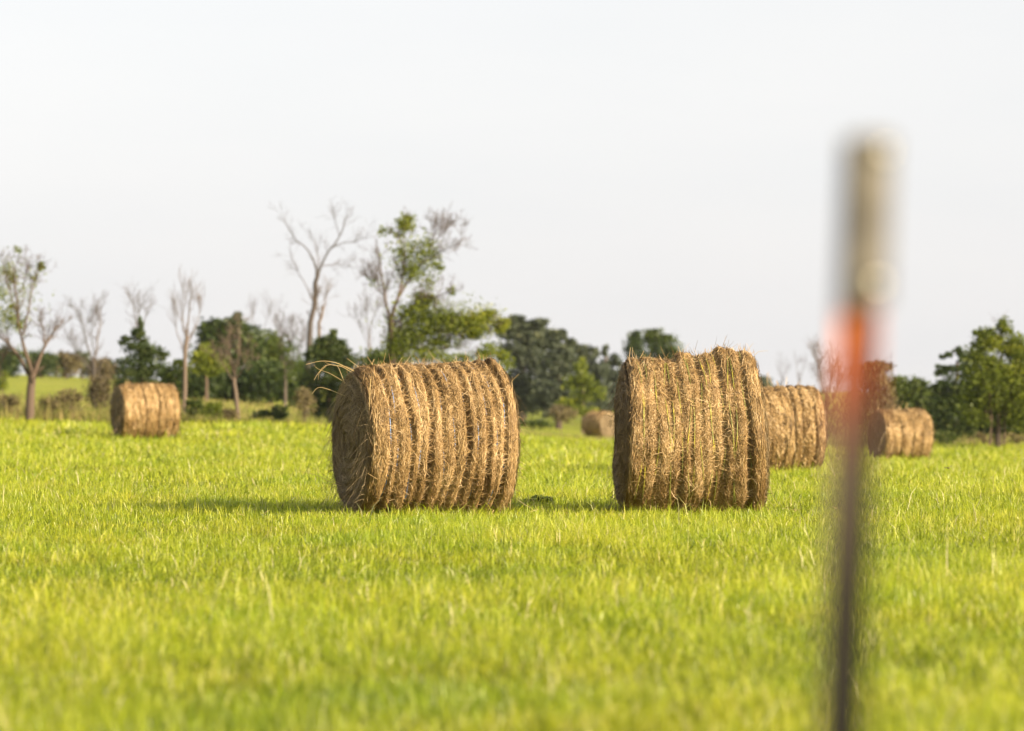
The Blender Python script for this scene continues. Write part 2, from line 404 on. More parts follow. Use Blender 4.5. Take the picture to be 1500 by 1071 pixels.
make_bale('hay_bale', 'hay bale standing alone far out in the field before a bushy cedar', 213, 96, math.radians(20), 1.40, .70, 9000, 3500, .014,
    far_g([.7, .8, 1.5, .6, 1.4, .7, 1.2]), None, 41, gdepth=.06, sl=1.5, nt_seg=60)
make_bale('hay_bale', 'hay bale ringed by two dark grooves, in front of dark trees right of the post', 1318, 102, math.radians(17), 1.33, .695, 9000, 3500, .014,
    gro([.16, .34, .52, .57, .78], [.9, 1.9, .5, 1.9, .8]), None, 43, gdepth=.06, sl=1.5, nt_seg=60)
make_bale('hay_bale', 'farthest hay bale, small and tan with its round end and dark middle towards us', 880, 207, math.radians(128), 1.45, .72, 3500, 4000, .03,
    far_g([.8, 1, .7, 1, 1, .8, 1]), None, 47, gdepth=.05, sl=1.8, end_hole=.12, nt_seg=60)

# wisps of hay dropped on the grass round the two nearest bales
lh = MB()
for bx_, by_ in ((-.85, 36.1), (1.65, 36.2)):
    n = 170; an = rng.uniform(0, 2*PI, n); rr_ = 1.0 + np.abs(rng.normal(0, .35, n))
    px_, py_ = bx_ + np.cos(an) * rr_, by_ + np.sin(an) * rr_
    c_ = np.stack([px_, py_, ground(px_, py_) + rng.uniform(.01, .055, n)], 1)
    dv = rng.normal(size=(n, 3)) * np.array([1, 1, .25]); dv /= np.linalg.norm(dv, axis=1)[:, None]
    sN = np.linspace(-.5, .5, 4)[None, :, None]; ln_ = rng.uniform(.05, .14, n)[:, None, None]
    P_ = c_[:, None] + dv[:, None] * sN * ln_ + np.array([0, 0, -.15]) * (sN ** 2) * ln_
    wv_ = np.cross(dv, rng.normal(size=(n, 3))); wv_ /= np.linalg.norm(wv_, axis=1)[:, None]
    lh.ribbons(P_, np.broadcast_to(wv_[:, None] * .003, P_.shape), np.clip(rng.normal(.6, .2, n), 0, 1))
tag(lh.build('scattered_hay', M['straw']), kind='stuff')

# loose stems sticking out of the two nearest bales
def stems(root, curves):
    c, s = math.cos(root.rotation_euler.z), math.sin(root.rotation_euler.z); lx, ly, lz = root.location
    for pts, rad, dd in curves:
        P = np.array([at(px, py, root.location.y + dd) for px, py in pts])
        u = np.linspace(0, len(P) - 1, 14); i0 = np.minimum(u.astype(int), len(P) - 2)
        # Catmull-Rom through the points
        Pe = np.concatenate([[2*P[0]-P[1]], P, [2*P[-1]-P[-2]]]); f = (u - i0)[:, None]
        a, b, c2, d2 = Pe[i0], Pe[i0+1], Pe[i0+2], Pe[i0+3]
        C = .5 * (2*b + (c2 - a)*f + (2*a - 5*b + 4*c2 - d2)*f*f + (3*b - a - 3*c2 + d2)*f**3)
        q = C - np.array([lx, ly, lz]); loc = np.stack([q[:, 0]*c + q[:, 1]*s, -q[:, 0]*s + q[:, 1]*c, q[:, 2]], 1)
        mb = MB(); mb.tubes(loc[None], np.linspace(rad*.68, rad*.32, 14)[None], 5); mb.build('loose_stem', M['stem'], root)
stems(bale_a, [([(534, 552), (505, 537), (490, 531), (470, 529), (448, 534)], .0055, -.25), ([(530, 556), (508, 541), (496, 536), (478, 535), (466, 547), (460, 557)], .005, -.25),
               ([(532, 552), (510, 538), (488, 535), (476, 531)], .004, -.25), ([(505, 560), (485, 548), (475, 544), (465, 540), (459, 534)], .0035, -.25), ([(478, 536), (468, 546), (466, 556)], .003, -.25),
               ([(505, 562), (497, 541), (493, 535)], .004, -.25), ([(535, 545), (515, 530), (508, 525)], .004, -.2),
               ([(500, 712), (482, 705), (468, 698), (452, 693), (440, 691)], .004, -.1), ([(498, 708), (480, 700), (467, 690), (458, 686)], .003, -.1),
               ([(543, 555), (541, 590), (542, 620), (544, 645)], .006, -.80), ([(648, 540), (644, 530), (634, 523), (627, 512)], .0035, -.05), ([(738, 576), (745, 566), (752, 556), (760, 548)], .004, .2),
               ([(505, 580), (480, 570), (466, 568), (457, 577)], .004, -.25)])
stems(bale_b, [([(900, 611), (885, 607), (874, 603), (866, 600)], .0035, 0), ([(1106, 520), (1112, 515), (1125, 514)], .003, 0), ([(1095, 516), (1099, 508), (1104, 502)], .003, 0)])

# ------------------------------------------------------------------ trees and shrubs
def unit(v): return v / (np.linalg.norm(v) + 1e-9)
def grow(out, p, dirv, L, r, level, maxl, up=.25, kids=4, wig=.18, S=5, spread=.6):
    pts = [p]; d = dirv.copy(); rad = [r * .8]
    for k in range(S - 1):
        d = unit(d + rng.normal(0, wig, 3) + np.array([0, 0, up * .25])); pts.append(pts[-1] + d * L / (S - 1)); rad.append(max(r * (1 - .8 * (k + 1) / (S - 1)), .0028))
    out.append((np.array(pts), np.array(rad)))
    if level < maxl:
        for _ in range(kids):
            f = rng.uniform(.25, 1); j = min(int(f * (S - 1)), S - 2); w = f * (S - 1) - j
            q = pts[j] * (1 - w) + pts[j + 1] * w
            nd = unit(unit(pts[j+1] - pts[j]) + rng.normal(0, spread, 3) + np.array([0, 0, up]))
            grow(out, q, nd, L * rng.uniform(.4, .7), max(r * .45, .0028), level + 1, maxl, up, kids, wig, S, spread)
def leaves(mb, C, size, flat=1.0, tint=0.0):
    n = len(C)
    a = rng.normal(size=(n, 3)); a /= np.linalg.norm(a, axis=1)[:, None]; b = np.cross(a, rng.normal(size=(n, 3))); b /= np.linalg.norm(b, axis=1)[:, None] + 1e-9
    s = (size * rng.uniform(.6, 1.4, n))[:, None]
    V = np.stack([C - a*s*.55, C + b*s*.32*flat, C + a*s*.55, C - b*s*.32*flat], 1)
    i = np.arange(n) * 4
    mb.add(V, np.stack([i, i+1, i+2, i+3], 1), None, np.repeat(np.clip(rng.normal(.5, .22, n) + tint, 0, 1), 4))
def clumps(mb, c, rx, ry, d, n, size, flat=1.0, k=None, shell=.5, fine=.30):
    """a crown: many leaf clumps of uneven size through an ellipsoid; c in photo pixels, rx ry half sizes"""
    m = d / FPX
    ctr = at(c[0], c[1], d); R3 = np.array([rx * m, (rx + ry) * .5 * m, ry * m])
    k = k or int(np.clip((rx * ry) / 18, 4, 60))
    dirs = rng.normal(size=(k, 3)); dirs /= np.linalg.norm(dirs, axis=1)[:, None]
    rad = rng.uniform(shell, 1.0, k)[:, None] ** .7
    cc = ctr + dirs * rad * R3 * .82
    wt = rng.uniform(.4, 1.6, k); wt /= wt.sum()
    cs = fine * rng.uniform(.6, 1.3, k)
    tn = rng.normal(0, .14, k)
    for q in range(k):
        nn = max(3, int(n * wt[q]))
        leaves(mb, cc[q] + np.clip(rng.normal(size=(nn, 3)), -1.7, 1.7) * R3 * cs[q] * np.array([1, 1, .8]), size, flat, tn[q])
def pxlimb(pts, d, jit=.15):
    n = len(pts); off = rng.normal(0, jit); P, R = [], []
    for k, (px, py, rc) in enumerate(pts):
        p = at(px, py, d); p[1] += off * k / max(n - 1, 1) * abs(pts[-1][1] - pts[0][1]) * d / FPX
        P.append(p); R.append(rc / 100)
    P = np.array(P); R = np.array(R); u = np.linspace(0, n - 1, 9); i0 = np.minimum(u.astype(int), n - 2); f = (u - i0)[:, None]
    C = P[i0] * (1 - f) + P[i0 + 1] * f; Rr = R[i0] * (1 - f[:, 0]) + R[i0 + 1] * f[:, 0]
    C[1:-1] += rng.normal(0, .006 * d / 60, (7, 3)) * np.linalg.norm(P[-1] - P[0]) * .5
    return C, Rr
def tree(name, label, cat, d, base, limbs, twigs=None, crown=(), leaf='mid', bark='bark', lsize=.16, flat=1.0, group=None, trunk_r=None, fine=.36):
    """base (px, py or None); limbs: lists of (px, py, radius cm); twigs (per limb, length m, levels); crown: (px, py, rx, ry, n)"""
    bx = (base - CX) / FPX * d; bz = gz(bx, d)
    root = empty(name, (bx, d, bz)); tag(root, label, cat, group)
    o = np.array([bx, d, bz])
    tr = MB(); br = []
    pl = [pxlimb(l, d, 0 if i == 0 else .25) for i, l in enumerate(limbs)]
    if pl:
        C, R = pl[0]; C[0] = o - np.array([0, 0, .1])
        C[1:4] = C[0] + (C[4] - C[0]) * np.array([.25, .5, .75])[:, None] + rng.normal(0, .01, (3, 3))
    for C, R in pl: tr.tubes((C - o)[None], (R * (1 if C is pl[0][0] else .68))[None], 7)
    if pl: tr.build('trunk', M[bark], root, True)
    if twigs:
        num, ln, lev = int(twigs[0] * 1.9), twigs[1] * 1.05, max(twigs[2], 2); up = twigs[3] if len(twigs) > 3 else .3
        for i, (C, R) in enumerate(pl):
            for _ in range(num if i else num // 2):
                f = rng.uniform(.3 if i else .55, 1); j = min(int(f * 8), 7)
                dv = unit(unit(C[j+1] - C[j]) + rng.normal(0, .7, 3) + np.array([0, 0, up]))
                grow(br, C[j] + (C[j+1] - C[j]) * rng.random(), dv, ln * rng.uniform(.5, 1.2), max(R[j] * .3, .005), 1, lev, up)
        b = MB(); b.tubes(np.stack([q[0] for q in br]) - o, np.stack([q[1] for q in br]), 4)
        b.build('branches', M[bark], root)
    if crown:
        cr = MB()
        mul, lsize = (2.0, lsize * .68) if leaf == 'cedar' else (1.8, lsize * .76)
        for e in crown:
            mb = MB(); clumps(mb, e[:2], e[2], e[3], d, int(e[4] * mul), lsize, flat, fine=fine)
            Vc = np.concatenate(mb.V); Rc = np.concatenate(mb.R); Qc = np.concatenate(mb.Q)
            if len(e) > 5: Rc = np.clip(Rc + e[5], 0, 1)  # crown tint: own tone, plus shaded undersides and sunlit tops put into leaf colour
            floor = ground(Vc[:, 0], Vc[:, 1]) + .02; Vc[:, 2] = np.maximum(Vc[:, 2], floor)
            cr.add(Vc - o, Qc, None, Rc)
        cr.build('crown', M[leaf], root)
    return root

G_B = 'trees along the field edge'
tree('bare_tree', 'half bare forked tree with sparse green tufts at the left edge of the field', 'tree', 112, 43,
     [[(43, 604, 15), (45, 575, 13), (47, 550, 12)], [(47, 556, 9), (58, 525, 7), (68, 500, 5.5), (80, 482, 4), (93, 465, 2)], [(47, 552, 10), (40, 520, 8), (34, 490, 6), (31, 455, 4.5), (28, 420, 3), (30, 390, 1.5)],
      [(46, 556, 8), (26, 520, 6.5), (8, 500, 5), (-14, 478, 3)], [(34, 490, 5), (44, 450, 3.5), (50, 412, 2.2), (59, 390, 1.2)], [(32, 472, 4), (18, 440, 3), (8, 405, 2), (6, 385, 1)], [(66, 505, 4), (64, 485, 3), (58, 468, 1.5)],
      [(30, 430, 3), (38, 408, 2), (40, 386, 1)], [(14, 508, 4), (2, 530, 2), (-8, 545, 1)]],
     (7, .42, 3, .25), [(61, 391, 6, 6, 130), (8, 470, 15, 20, 260), (26, 474, 8, 13, 170), (8, 396, 12, 14, 130), (20, 408, 8, 8, 70), (29, 364, 7, 5, 40), (50, 405, 7, 7, 40), (4, 430, 10, 14, 90), (20, 448, 8, 8, 50), (36, 520, 8, 8, 40), (24, 430, 34, 55, 420)], 'bright', 'bark', .09, fine=.48)
tree('bare_tree', 'grey leafless tree with a fan of fine twigs left of the dark cedar', 'tree', 140, 137,
     [[(137, 600, 9), (138, 560, 8), (137, 530, 7)], [(137, 535, 5), (128, 500, 4), (122, 470, 2), (120, 455, 1)], [(137, 535, 6), (142, 500, 4), (145, 470, 2), (147, 445, 1)], [(137, 545, 4), (118, 525, 3), (108, 508, 1)], [(138, 520, 3), (133, 490, 2), (134, 460, 1)]],
     (7, .6, 3, .45), (), bark='greytwig')
tree('cedar_tree', 'dark pointed cedar rising behind the lone far bale', 'tree', 124, 205,
     [[(205, 600, 12), (205, 540, 9), (205, 470, 3)]], None,
     [(205, 472, 5, 16, 260, .15), (205, 492, 13, 14, 500, .1), (190, 500, 12, 8, 300, .15), (205, 515, 26, 16, 900), (182, 498, 10, 7, 200), (222, 518, 20, 14, 500, .18), (236, 520, 12, 8, 250, .2), (196, 538, 32, 18, 1100), (232, 545, 18, 14, 600), (200, 562, 34, 22, 1300), (235, 575, 22, 24, 800), (180, 575, 20, 20, 600)], 'cedar', lsize=.14, flat=.6, fine=.24)
tree('bare_tree', 'thin bare twigs of a small tree poking above the pointed cedar', 'tree', 133, 203,
     [[(203, 600, 5), (203, 520, 4), (203, 490, 3)], [(203, 495, 2.5), (198, 465, 1.5), (194, 440, .8)], [(203, 495, 2.5), (212, 465, 1.5), (220, 445, .8)], [(203, 490, 2), (204, 460, 1.2), (206, 438, .7)]], (8, .6, 2, .5), (), bark='greytwig')
tree('bare_tree', 'tall thin pale dead tree just right of the lone far bale', 'tree', 118, 269,
     [[(269, 604, 7.5), (270, 570, 7), (272, 520, 6), (274, 490, 5)], [(274, 495, 4), (276, 465, 3), (279, 440, 1.5), (282, 425, 1)], [(274, 500, 3.5), (266, 470, 2.5), (268, 445, 1.5), (270, 428, 1)], [(272, 515, 3), (259, 490, 2), (256, 465, 1.2), (257, 455, .8)], [(274, 500, 3), (288, 475, 2), (292, 455, 1), (290, 445, .7)]],
     (8, .55, 2, .9), (), bark='pale')
tree('leafy_shrub', 'small green shrub between the lone far bale and the pale dead tree', 'shrub', 121, 255, [[(255, 604, 3), (256, 570, 2), (258, 545, 1)]], None, [(256, 548, 18, 15, 420), (266, 532, 9, 8, 160, .3), (252, 575, 14, 22, 350, -.15)], 'mid', lsize=.12)
tree('bare_tree', 'small pinkish dead tree with a crooked trunk before the dark round trees', 'tree', 114, 350,
     [[(350, 610, 6.5), (346, 585, 6), (343, 560, 5.5), (344, 548, 5)], [(344, 552, 4), (338, 530, 3), (334, 505, 2), (336, 480, 1)], [(344, 550, 4), (350, 525, 3), (352, 495, 2), (349, 468, 1)], [(343, 560, 3), (330, 538, 2.5), (322, 520, 1.2)], [(345, 555, 3), (358, 538, 2), (366, 515, 1)]],
     (6, .45, 3, .35), (), bark='pale')
tree('leafy_tree', 'big dark round-topped tree behind the small pinkish dead tree', 'tree', 172, 338, [[(338, 588, 20), (338, 550, 18), (338, 500, 10)]], None,
     [(345, 474, 12, 16, 420, .12), (322, 486, 26, 20, 900), (348, 495, 30, 24, 1100, .08), (310, 500, 22, 22, 800), (362, 515, 24, 24, 900), (330, 525, 40, 26, 1500, -.1), (318, 478, 12, 12, 300)], 'dark', lsize=.22)
tree('leafy_tree', 'mid green rounded tree just left of the grey twiggy saplings', 'tree', 176, 394, [[(394, 590, 16), (394, 550, 14), (394, 510, 8)]], None,
     [(394, 505, 18, 18, 700, .1), (380, 515, 18, 16, 600), (405, 520, 16, 18, 600, .05), (392, 540, 24, 22, 900, -.15)], 'mid', lsize=.2)
tree('leafy_tree', 'pale yellow-green pointed small tree at the foot of the dark round tree', 'tree', 160, 303, [[(303, 592, 8), (302, 550, 6), (301, 515, 3)]], None,
     [(301, 512, 8, 12, 260), (299, 525, 17, 12, 480), (305, 540, 24, 12, 500, -.1), (320, 530, 14, 14, 300, -.1)], 'bright', lsize=.17)
for label, px, py, rx, ry, d, n, tn in (
    ('dark bush between the pale dead tree and the pinkish dead tree', 292, 566, 38, 26, 166, 2200, -.1), ('dark bush right behind the trunk of the pinkish dead tree', 345, 566, 34, 26, 168, 1800, -.15),
    ('broad dark bush under the mid green rounded tree', 398, 562, 40, 30, 166, 2400, -.1), ('dull green bush beneath the grey twiggy saplings', 434, 560, 24, 34, 160, 1400, 0)):
    tree('leafy_shrub', label, 'shrub', d, px, [[(px, 590, 4), (px + 2, py, 3), (px, py - ry * .6, 1)]], None, [(px, py, rx, ry, n, tn), (px - rx * .4, py - ry * .5, rx * .5, ry * .5, n // 4, tn + .1), (px + rx * .45, py - ry * .3, rx * .5, ry * .5, n // 4, tn)], 'dark', lsize=.2)
tree('bare_tree', 'grey twiggy saplings with thin green leaf, left of the leaning dead tree', 'tree', 150, 418,
     [[(418, 596, 6), (418, 560, 5), (417, 530, 4)], [(417, 540, 3), (412, 500, 2), (411, 470, 1)], [(418, 540, 3), (424, 505, 2), (428, 478, 1)], [(418, 550, 3), (436, 520, 2), (444, 490, 1)]], (10, .6, 3, .5), [(424, 530, 20, 35, 380, -.1), (420, 505, 12, 16, 130)], 'mid', 'greytwig', .12)
tree('bare_tree', 'bare grey twigs standing above the crown of the mid green rounded tree', 'tree', 190, 380, [[(380, 585, 6), (380, 520, 5), (380, 490, 4)], [(380, 495, 2.5), (370, 470, 1.5), (368, 452, .8)], [(380, 495, 2.5), (392, 470, 1.5), (394, 450, .8)]], (9, .7, 2, .6), (), bark='greytwig')
tree('bare_tree', 'tall leaning dead tree with two forked limbs against the sky', 'tree', 130, 447,
     [[(447, 606, 13), (452, 510, 10), (456, 470, 9), (462, 430, 8), (466, 402, 7)], [(466, 405, 5.5), (461, 385, 4.5), (452, 366, 3.5), (436, 355, 2.5), (424, 338, 1.8), (414, 318, 1)], [(466, 402, 6), (472, 382, 5), (482, 366, 4.2), (494, 350, 3.5), (503, 332, 2.6), (508, 312, 1.2)],
      [(482, 366, 3.0), (498, 357, 2.2), (520, 354, 1.6), (538, 347, .8)], [(458, 440, 3.0), (448, 418, 2.2), (436, 398, 1.6), (428, 380, 1), (424, 365, .7)], [(466, 410, 2.5), (466, 380, 2), (462, 355, 1.4), (450, 335, .8)], [(470, 390, 2.5), (486, 388, 2), (500, 386, 1.2), (512, 388, .7)], [(497, 345, 2), (492, 325, 1.2), (488, 312, .6)]],
     (6, .55, 2, .2), (), bark='greytwig')
tree('bare_tree', 'thin pale dead stem leaning beside the tall forked dead tree', 'tree', 128, 465, [[(465, 606, 7), (466, 500, 6), (470, 470, 5), (474, 448, 4)], [(474, 450, 3), (478, 432, 2.2), (479, 415, 1.2)], [(470, 470, 3), (464, 450, 2.4), (465, 430, 1.2)]], (8, .45, 2, .2), (), bark='pale')
tree('cedar_tree', 'dark bushy cedar standing at the left shoulder of the blue twined bale', 'tree', 120, 482,
     [[(482, 604, 10), (482, 550, 8), (484, 500, 3)]], None, [(488, 493, 10, 10, 300, .1), (478, 506, 24, 14, 900), (500, 512, 16, 16, 600), (464, 520, 22, 18, 900, .1), (485, 530, 38, 20, 1600), (470, 555, 32, 24, 1500, -.05), (500, 560, 28, 26, 1200, -.05), (470, 585, 26, 16, 600, -.05), (484, 602, 36, 18, 1100, -.05)], 'cedar', lsize=.14, flat=.6, fine=.24)
tree('bare_tree', 'slender grey sapling against the sky right of the bushy cedar', 'tree', 135, 541, [[(541, 612, 4), (541, 530, 3), (541, 490, 2.5)], [(541, 495, 1.8), (538, 465, 1.2), (536, 440, .6)], [(541, 490, 1.8), (548, 465, 1), (555, 450, .6)], [(541, 510, 1.8), (528, 480, 1), (522, 462, .6)]], (9, .5, 2, .6), (), bark='greytwig')
tree('leafy_shrub', 'low green bush showing above the left part of the blue twined bale', 'shrub', 126, 555, [[(555, 612, 4), (555, 560, 3), (553, 520, 1.5)]], None, [(545, 530, 26, 22, 700), (575, 530, 24, 24, 700), (560, 560, 40, 40, 1300, -.1)], 'mid', lsize=.14)
tree('leafy_tree', 'straggly half bare tree with one bright leafy limb behind the blue twined bale', 'tree', 116, 574,
     [[(574, 612, 14), (573, 520, 12), (573, 490, 11), (572, 465, 10)], [(572, 468, 7), (566, 445, 5.5), (562, 420, 4), (558, 395, 3), (556, 370, 1.5)], [(573, 468, 7), (582, 440, 6), (588, 415, 4.5), (592, 385, 3), (592, 350, 2), (594, 330, 1)],
      [(584, 435, 6), (598, 412, 5), (612, 390, 4), (626, 368, 3), (636, 345, 2), (638, 330, 1.2)], [(612, 390, 3.2), (630, 378, 2.5), (650, 368, 1.6), (676, 354, .9)], [(574, 480, 7), (600, 455, 5), (618, 435, 4), (640, 436, 3), (662, 428, 1.2)],
      [(575, 500, 8), (610, 492, 6.5), (650, 486, 5), (690, 476, 3.5), (728, 470, 1.5)], [(574, 508, 7), (600, 510, 5), (640, 512, 4), (676, 505, 2)], [(630, 362, 2), (645, 345, 1.4), (655, 332, .8)], [(563, 425, 2.5), (552, 412, 1.6), (545, 405, .8)]],
     (11, .5, 3, .25),
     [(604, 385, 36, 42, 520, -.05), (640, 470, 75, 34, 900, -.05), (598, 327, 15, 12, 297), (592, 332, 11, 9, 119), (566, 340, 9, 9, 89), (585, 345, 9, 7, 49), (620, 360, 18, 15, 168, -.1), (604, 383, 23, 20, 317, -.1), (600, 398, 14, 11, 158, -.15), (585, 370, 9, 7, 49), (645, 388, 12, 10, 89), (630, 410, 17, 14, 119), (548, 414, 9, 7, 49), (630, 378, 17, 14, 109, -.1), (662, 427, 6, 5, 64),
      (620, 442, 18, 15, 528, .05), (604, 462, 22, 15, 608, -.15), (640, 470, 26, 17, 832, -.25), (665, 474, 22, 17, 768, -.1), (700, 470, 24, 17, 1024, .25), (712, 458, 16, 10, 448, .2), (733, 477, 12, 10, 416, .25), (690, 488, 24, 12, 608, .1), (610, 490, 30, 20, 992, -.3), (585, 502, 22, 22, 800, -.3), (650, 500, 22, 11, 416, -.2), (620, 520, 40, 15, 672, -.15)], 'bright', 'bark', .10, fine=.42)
tree('leafy_shrub', 'small yellow-green bush peeping over the right part of the blue twined bale', 'shrub', 122, 690, [[(690, 620, 4), (690, 570, 3), (692, 525, 1.5)]], None, [(672, 528, 26, 12, 420, -.2), (715, 515, 20, 12, 360), (690, 550, 40, 26, 900, -.2), (735, 530, 14, 16, 200, -.1)], 'bright', lsize=.12)
tree('bare_tree', 'brownish leafless brush between leafy limb and top of the blue twined bale', 'tree', 119, 620, [[(620, 614, 5), (622, 550, 4), (622, 525, 3)], [(622, 530, 2.5), (605, 505, 1.8), (592, 490, .8)], [(622, 530, 2.5), (640, 505, 1.8), (652, 490, .8)], [(622, 540, 2.5), (590, 520, 1.6), (570, 505, .8)]], (12, .5, 3, .3), (), bark='pale')
# the farther trees in the middle
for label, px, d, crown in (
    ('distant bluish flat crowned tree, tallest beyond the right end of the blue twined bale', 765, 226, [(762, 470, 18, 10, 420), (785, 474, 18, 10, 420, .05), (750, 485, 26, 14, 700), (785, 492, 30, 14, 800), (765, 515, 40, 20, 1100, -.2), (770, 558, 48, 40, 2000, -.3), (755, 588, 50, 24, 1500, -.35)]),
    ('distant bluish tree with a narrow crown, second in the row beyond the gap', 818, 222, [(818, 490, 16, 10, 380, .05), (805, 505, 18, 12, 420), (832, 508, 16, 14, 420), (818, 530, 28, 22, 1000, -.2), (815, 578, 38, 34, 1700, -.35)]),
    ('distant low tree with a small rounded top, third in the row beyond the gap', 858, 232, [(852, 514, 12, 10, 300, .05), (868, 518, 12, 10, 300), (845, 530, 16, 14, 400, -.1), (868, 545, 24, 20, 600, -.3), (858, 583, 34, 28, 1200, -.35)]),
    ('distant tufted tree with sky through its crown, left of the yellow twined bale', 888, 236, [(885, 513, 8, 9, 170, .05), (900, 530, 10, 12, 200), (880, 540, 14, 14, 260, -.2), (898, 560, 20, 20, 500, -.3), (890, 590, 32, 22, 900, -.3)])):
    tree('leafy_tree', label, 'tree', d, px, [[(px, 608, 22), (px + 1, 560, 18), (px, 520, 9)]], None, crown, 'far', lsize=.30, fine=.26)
tree('leafy_tree', 'yellow-green young tree standing just above the farthest small bale', 'tree', 214, 853, [[(853, 612, 8), (854, 570, 6), (852, 530, 3)]], None, [(852, 540, 10, 16, 260, -.1), (850, 562, 22, 12, 420, -.1), (862, 578, 20, 12, 380, -.05), (838, 592, 18, 8, 260, .15), (852, 600, 22, 10, 260)], 'bright', lsize=.24)
tree('leafy_tree', 'tree with a rounded green crown behind the left half of the yellow twined bale', 'tree', 246, 955, [[(955, 615, 20), (955, 560, 16), (953, 510, 8)]], None, [(955, 490, 16, 8, 400, .25), (968, 500, 22, 12, 600, .2), (985, 512, 14, 12, 350, .15), (960, 520, 30, 18, 900), (960, 560, 38, 40, 1500, -.1)], 'dark', lsize=.24)
tree('leafy_tree', 'dark narrow tree touching the rounded crown, behind the left end of the yellow twined bale', 'tree', 240, 930, [[(930, 615, 14), (930, 560, 12), (929, 505, 5)]], None, [(930, 496, 10, 12, 320), (928, 515, 15, 18, 600, -.1), (930, 555, 22, 40, 900, -.15)], 'dark', lsize=.22)
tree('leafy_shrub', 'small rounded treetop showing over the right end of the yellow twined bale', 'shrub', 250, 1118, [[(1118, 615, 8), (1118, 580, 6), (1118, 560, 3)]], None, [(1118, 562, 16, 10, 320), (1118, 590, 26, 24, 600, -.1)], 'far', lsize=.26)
for lab, px, top in (('thin bare sapling rising in the gap above the grooved bales, the left one of two', 1146, 525), ('thin bare sapling rising in the gap above the grooved bales, the right one of two', 1170, 528)):
    tree('bare_tree', lab, 'tree', 180, px, [[(px, 635, 3), (px, 570, 2.2), (px + 1, 545, 1.5)], [(px, 560, 1.5), (px - 3, 540, 1.4), (px - 2, top, .8)], [(px, 565, 2), (px + 6, 545, 1.2), (px + 7, top + 8, .7)]], (3, .5, 2, .6), (), bark='greytwig')
tree('bare_tree', 'reddish brown leafless brush to the left of the post beyond the grooved bale', 'tree', 140, 1212, [[(1212, 650, 5), (1212, 600, 4), (1212, 570, 3)], [(1212, 590, 3), (1202, 555, 2), (1198, 530, 1)], [(1212, 590, 3), (1218, 560, 2), (1222, 535, 1)], [(1212, 600, 3), (1226, 575, 2), (1236, 550, 1)]], (14, .6, 3, .4), [(1212, 605, 24, 34, 500), (1225, 620, 24, 26, 300)], 'brown', 'pale', .12)
tree('leafy_tree', 'brown withered tree standing right behind the orange part of the post', 'tree', 138, 1280, [[(1280, 652, 8), (1280, 600, 7), (1280, 560, 4)], [(1280, 600, 4), (1262, 570, 3), (1255, 540, 1)], [(1280, 590, 4), (1292, 560, 3), (1297, 535, 1)]], (8, .5, 2, .3), [(1290, 537, 16, 9, 420), (1268, 542, 20, 12, 420), (1282, 562, 26, 20, 800), (1270, 600, 34, 30, 1000), (1300, 600, 16, 34, 450)], 'brown', 'bark', .15)
for lab, px, py, rx, ry, tn in (('sunlit green bush above the left end of the two-grooved bale', 1318, 572, 22, 22, .1), ('green bush above the right end of the two-grooved bale, before the dark trees', 1350, 578, 22, 20, -.05)):
    tree('leafy_shrub', lab, 'shrub', 165, px, [[(px, 632, 5), (px, 590, 4), (px, py, 2)]], None, [(px, py, rx, ry, 800, tn), (px - 8, py - 12, 10, 9, 220, tn + .1), (px + 4, py + 30, rx + 4, 34, 900, tn - .15)], 'mid', lsize=.2)
tree('cedar_tree', 'dark spreading cedar with ragged tips on the left side of the big sunlit tree', 'tree', 128, 1398,
     [[(1398, 650, 12), (1399, 600, 10), (1402, 530, 4)]], None, [(1402, 512, 8, 7, 130), (1385, 522, 10, 8, 190), (1412, 524, 14, 10, 320), (1380, 540, 10, 8, 160), (1400, 545, 26, 12, 700), (1375, 566, 16, 12, 400), (1405, 568, 34, 18, 1300, -.05), (1392, 595, 34, 20, 1400, -.1), (1396, 620, 36, 18, 1100, -.1), (1394, 636, 34, 14, 900, -.1), (1420, 600, 26, 34, 1100, -.1)], 'cedar', lsize=.15, flat=.7, fine=.24)
tree('leafy_tree', 'big leafy tree with sunlit yellow-green boughs at the right edge of the field', 'tree', 122, 1462,
     [[(1462, 652, 11), (1462, 610, 10), (1464, 570, 9), (1466, 530, 6)], [(1463, 590, 6), (1448, 555, 5), (1438, 520, 3), (1434, 490, 1.5)], [(1465, 570, 6), (1485, 540, 5), (1502, 510, 3)], [(1466, 540, 5), (1468, 500, 3), (1470, 472, 1.2)], [(1470, 652, 6), (1472, 610, 5), (1476, 580, 4)], [(1450, 652, 6), (1451, 610, 5), (1448, 570, 4)]], (6, .5, 2, .3),
     [(1468, 478, 14, 11, 300, -.15), (1448, 490, 14, 11, 300, -.2), (1488, 496, 14, 12, 300, -.15), (1432, 500, 9, 12, 200, -.25), (1432, 488, 6, 6, 90, -.2), (1460, 503, 18, 12, 450, .2), (1480, 512, 18, 11, 450, .25), (1442, 520, 20, 14, 500, -.2), (1500, 520, 20, 18, 600, -.1), (1490, 545, 22, 18, 600, .2), (1465, 540, 24, 16, 650, -.2), (1445, 555, 24, 16, 600, -.25), (1500, 575, 22, 18, 550, .2), (1470, 570, 26, 14, 600, -.2), (1440, 585, 24, 14, 450, -.3), (1515, 550, 20, 40, 800), (1494, 596, 20, 12, 300, 0), (1436, 608, 26, 16, 420, -.35), (1490, 612, 26, 16, 420, -.3), (1465, 592, 26, 14, 420, -.3), (1424, 540, 18, 30, 600, -.35), (1428, 590, 22, 26, 600, -.4), (1455, 560, 40, 40, 1500, -.3), (1500, 600, 26, 36, 900, -.3)], 'bright', 'bark', .125)
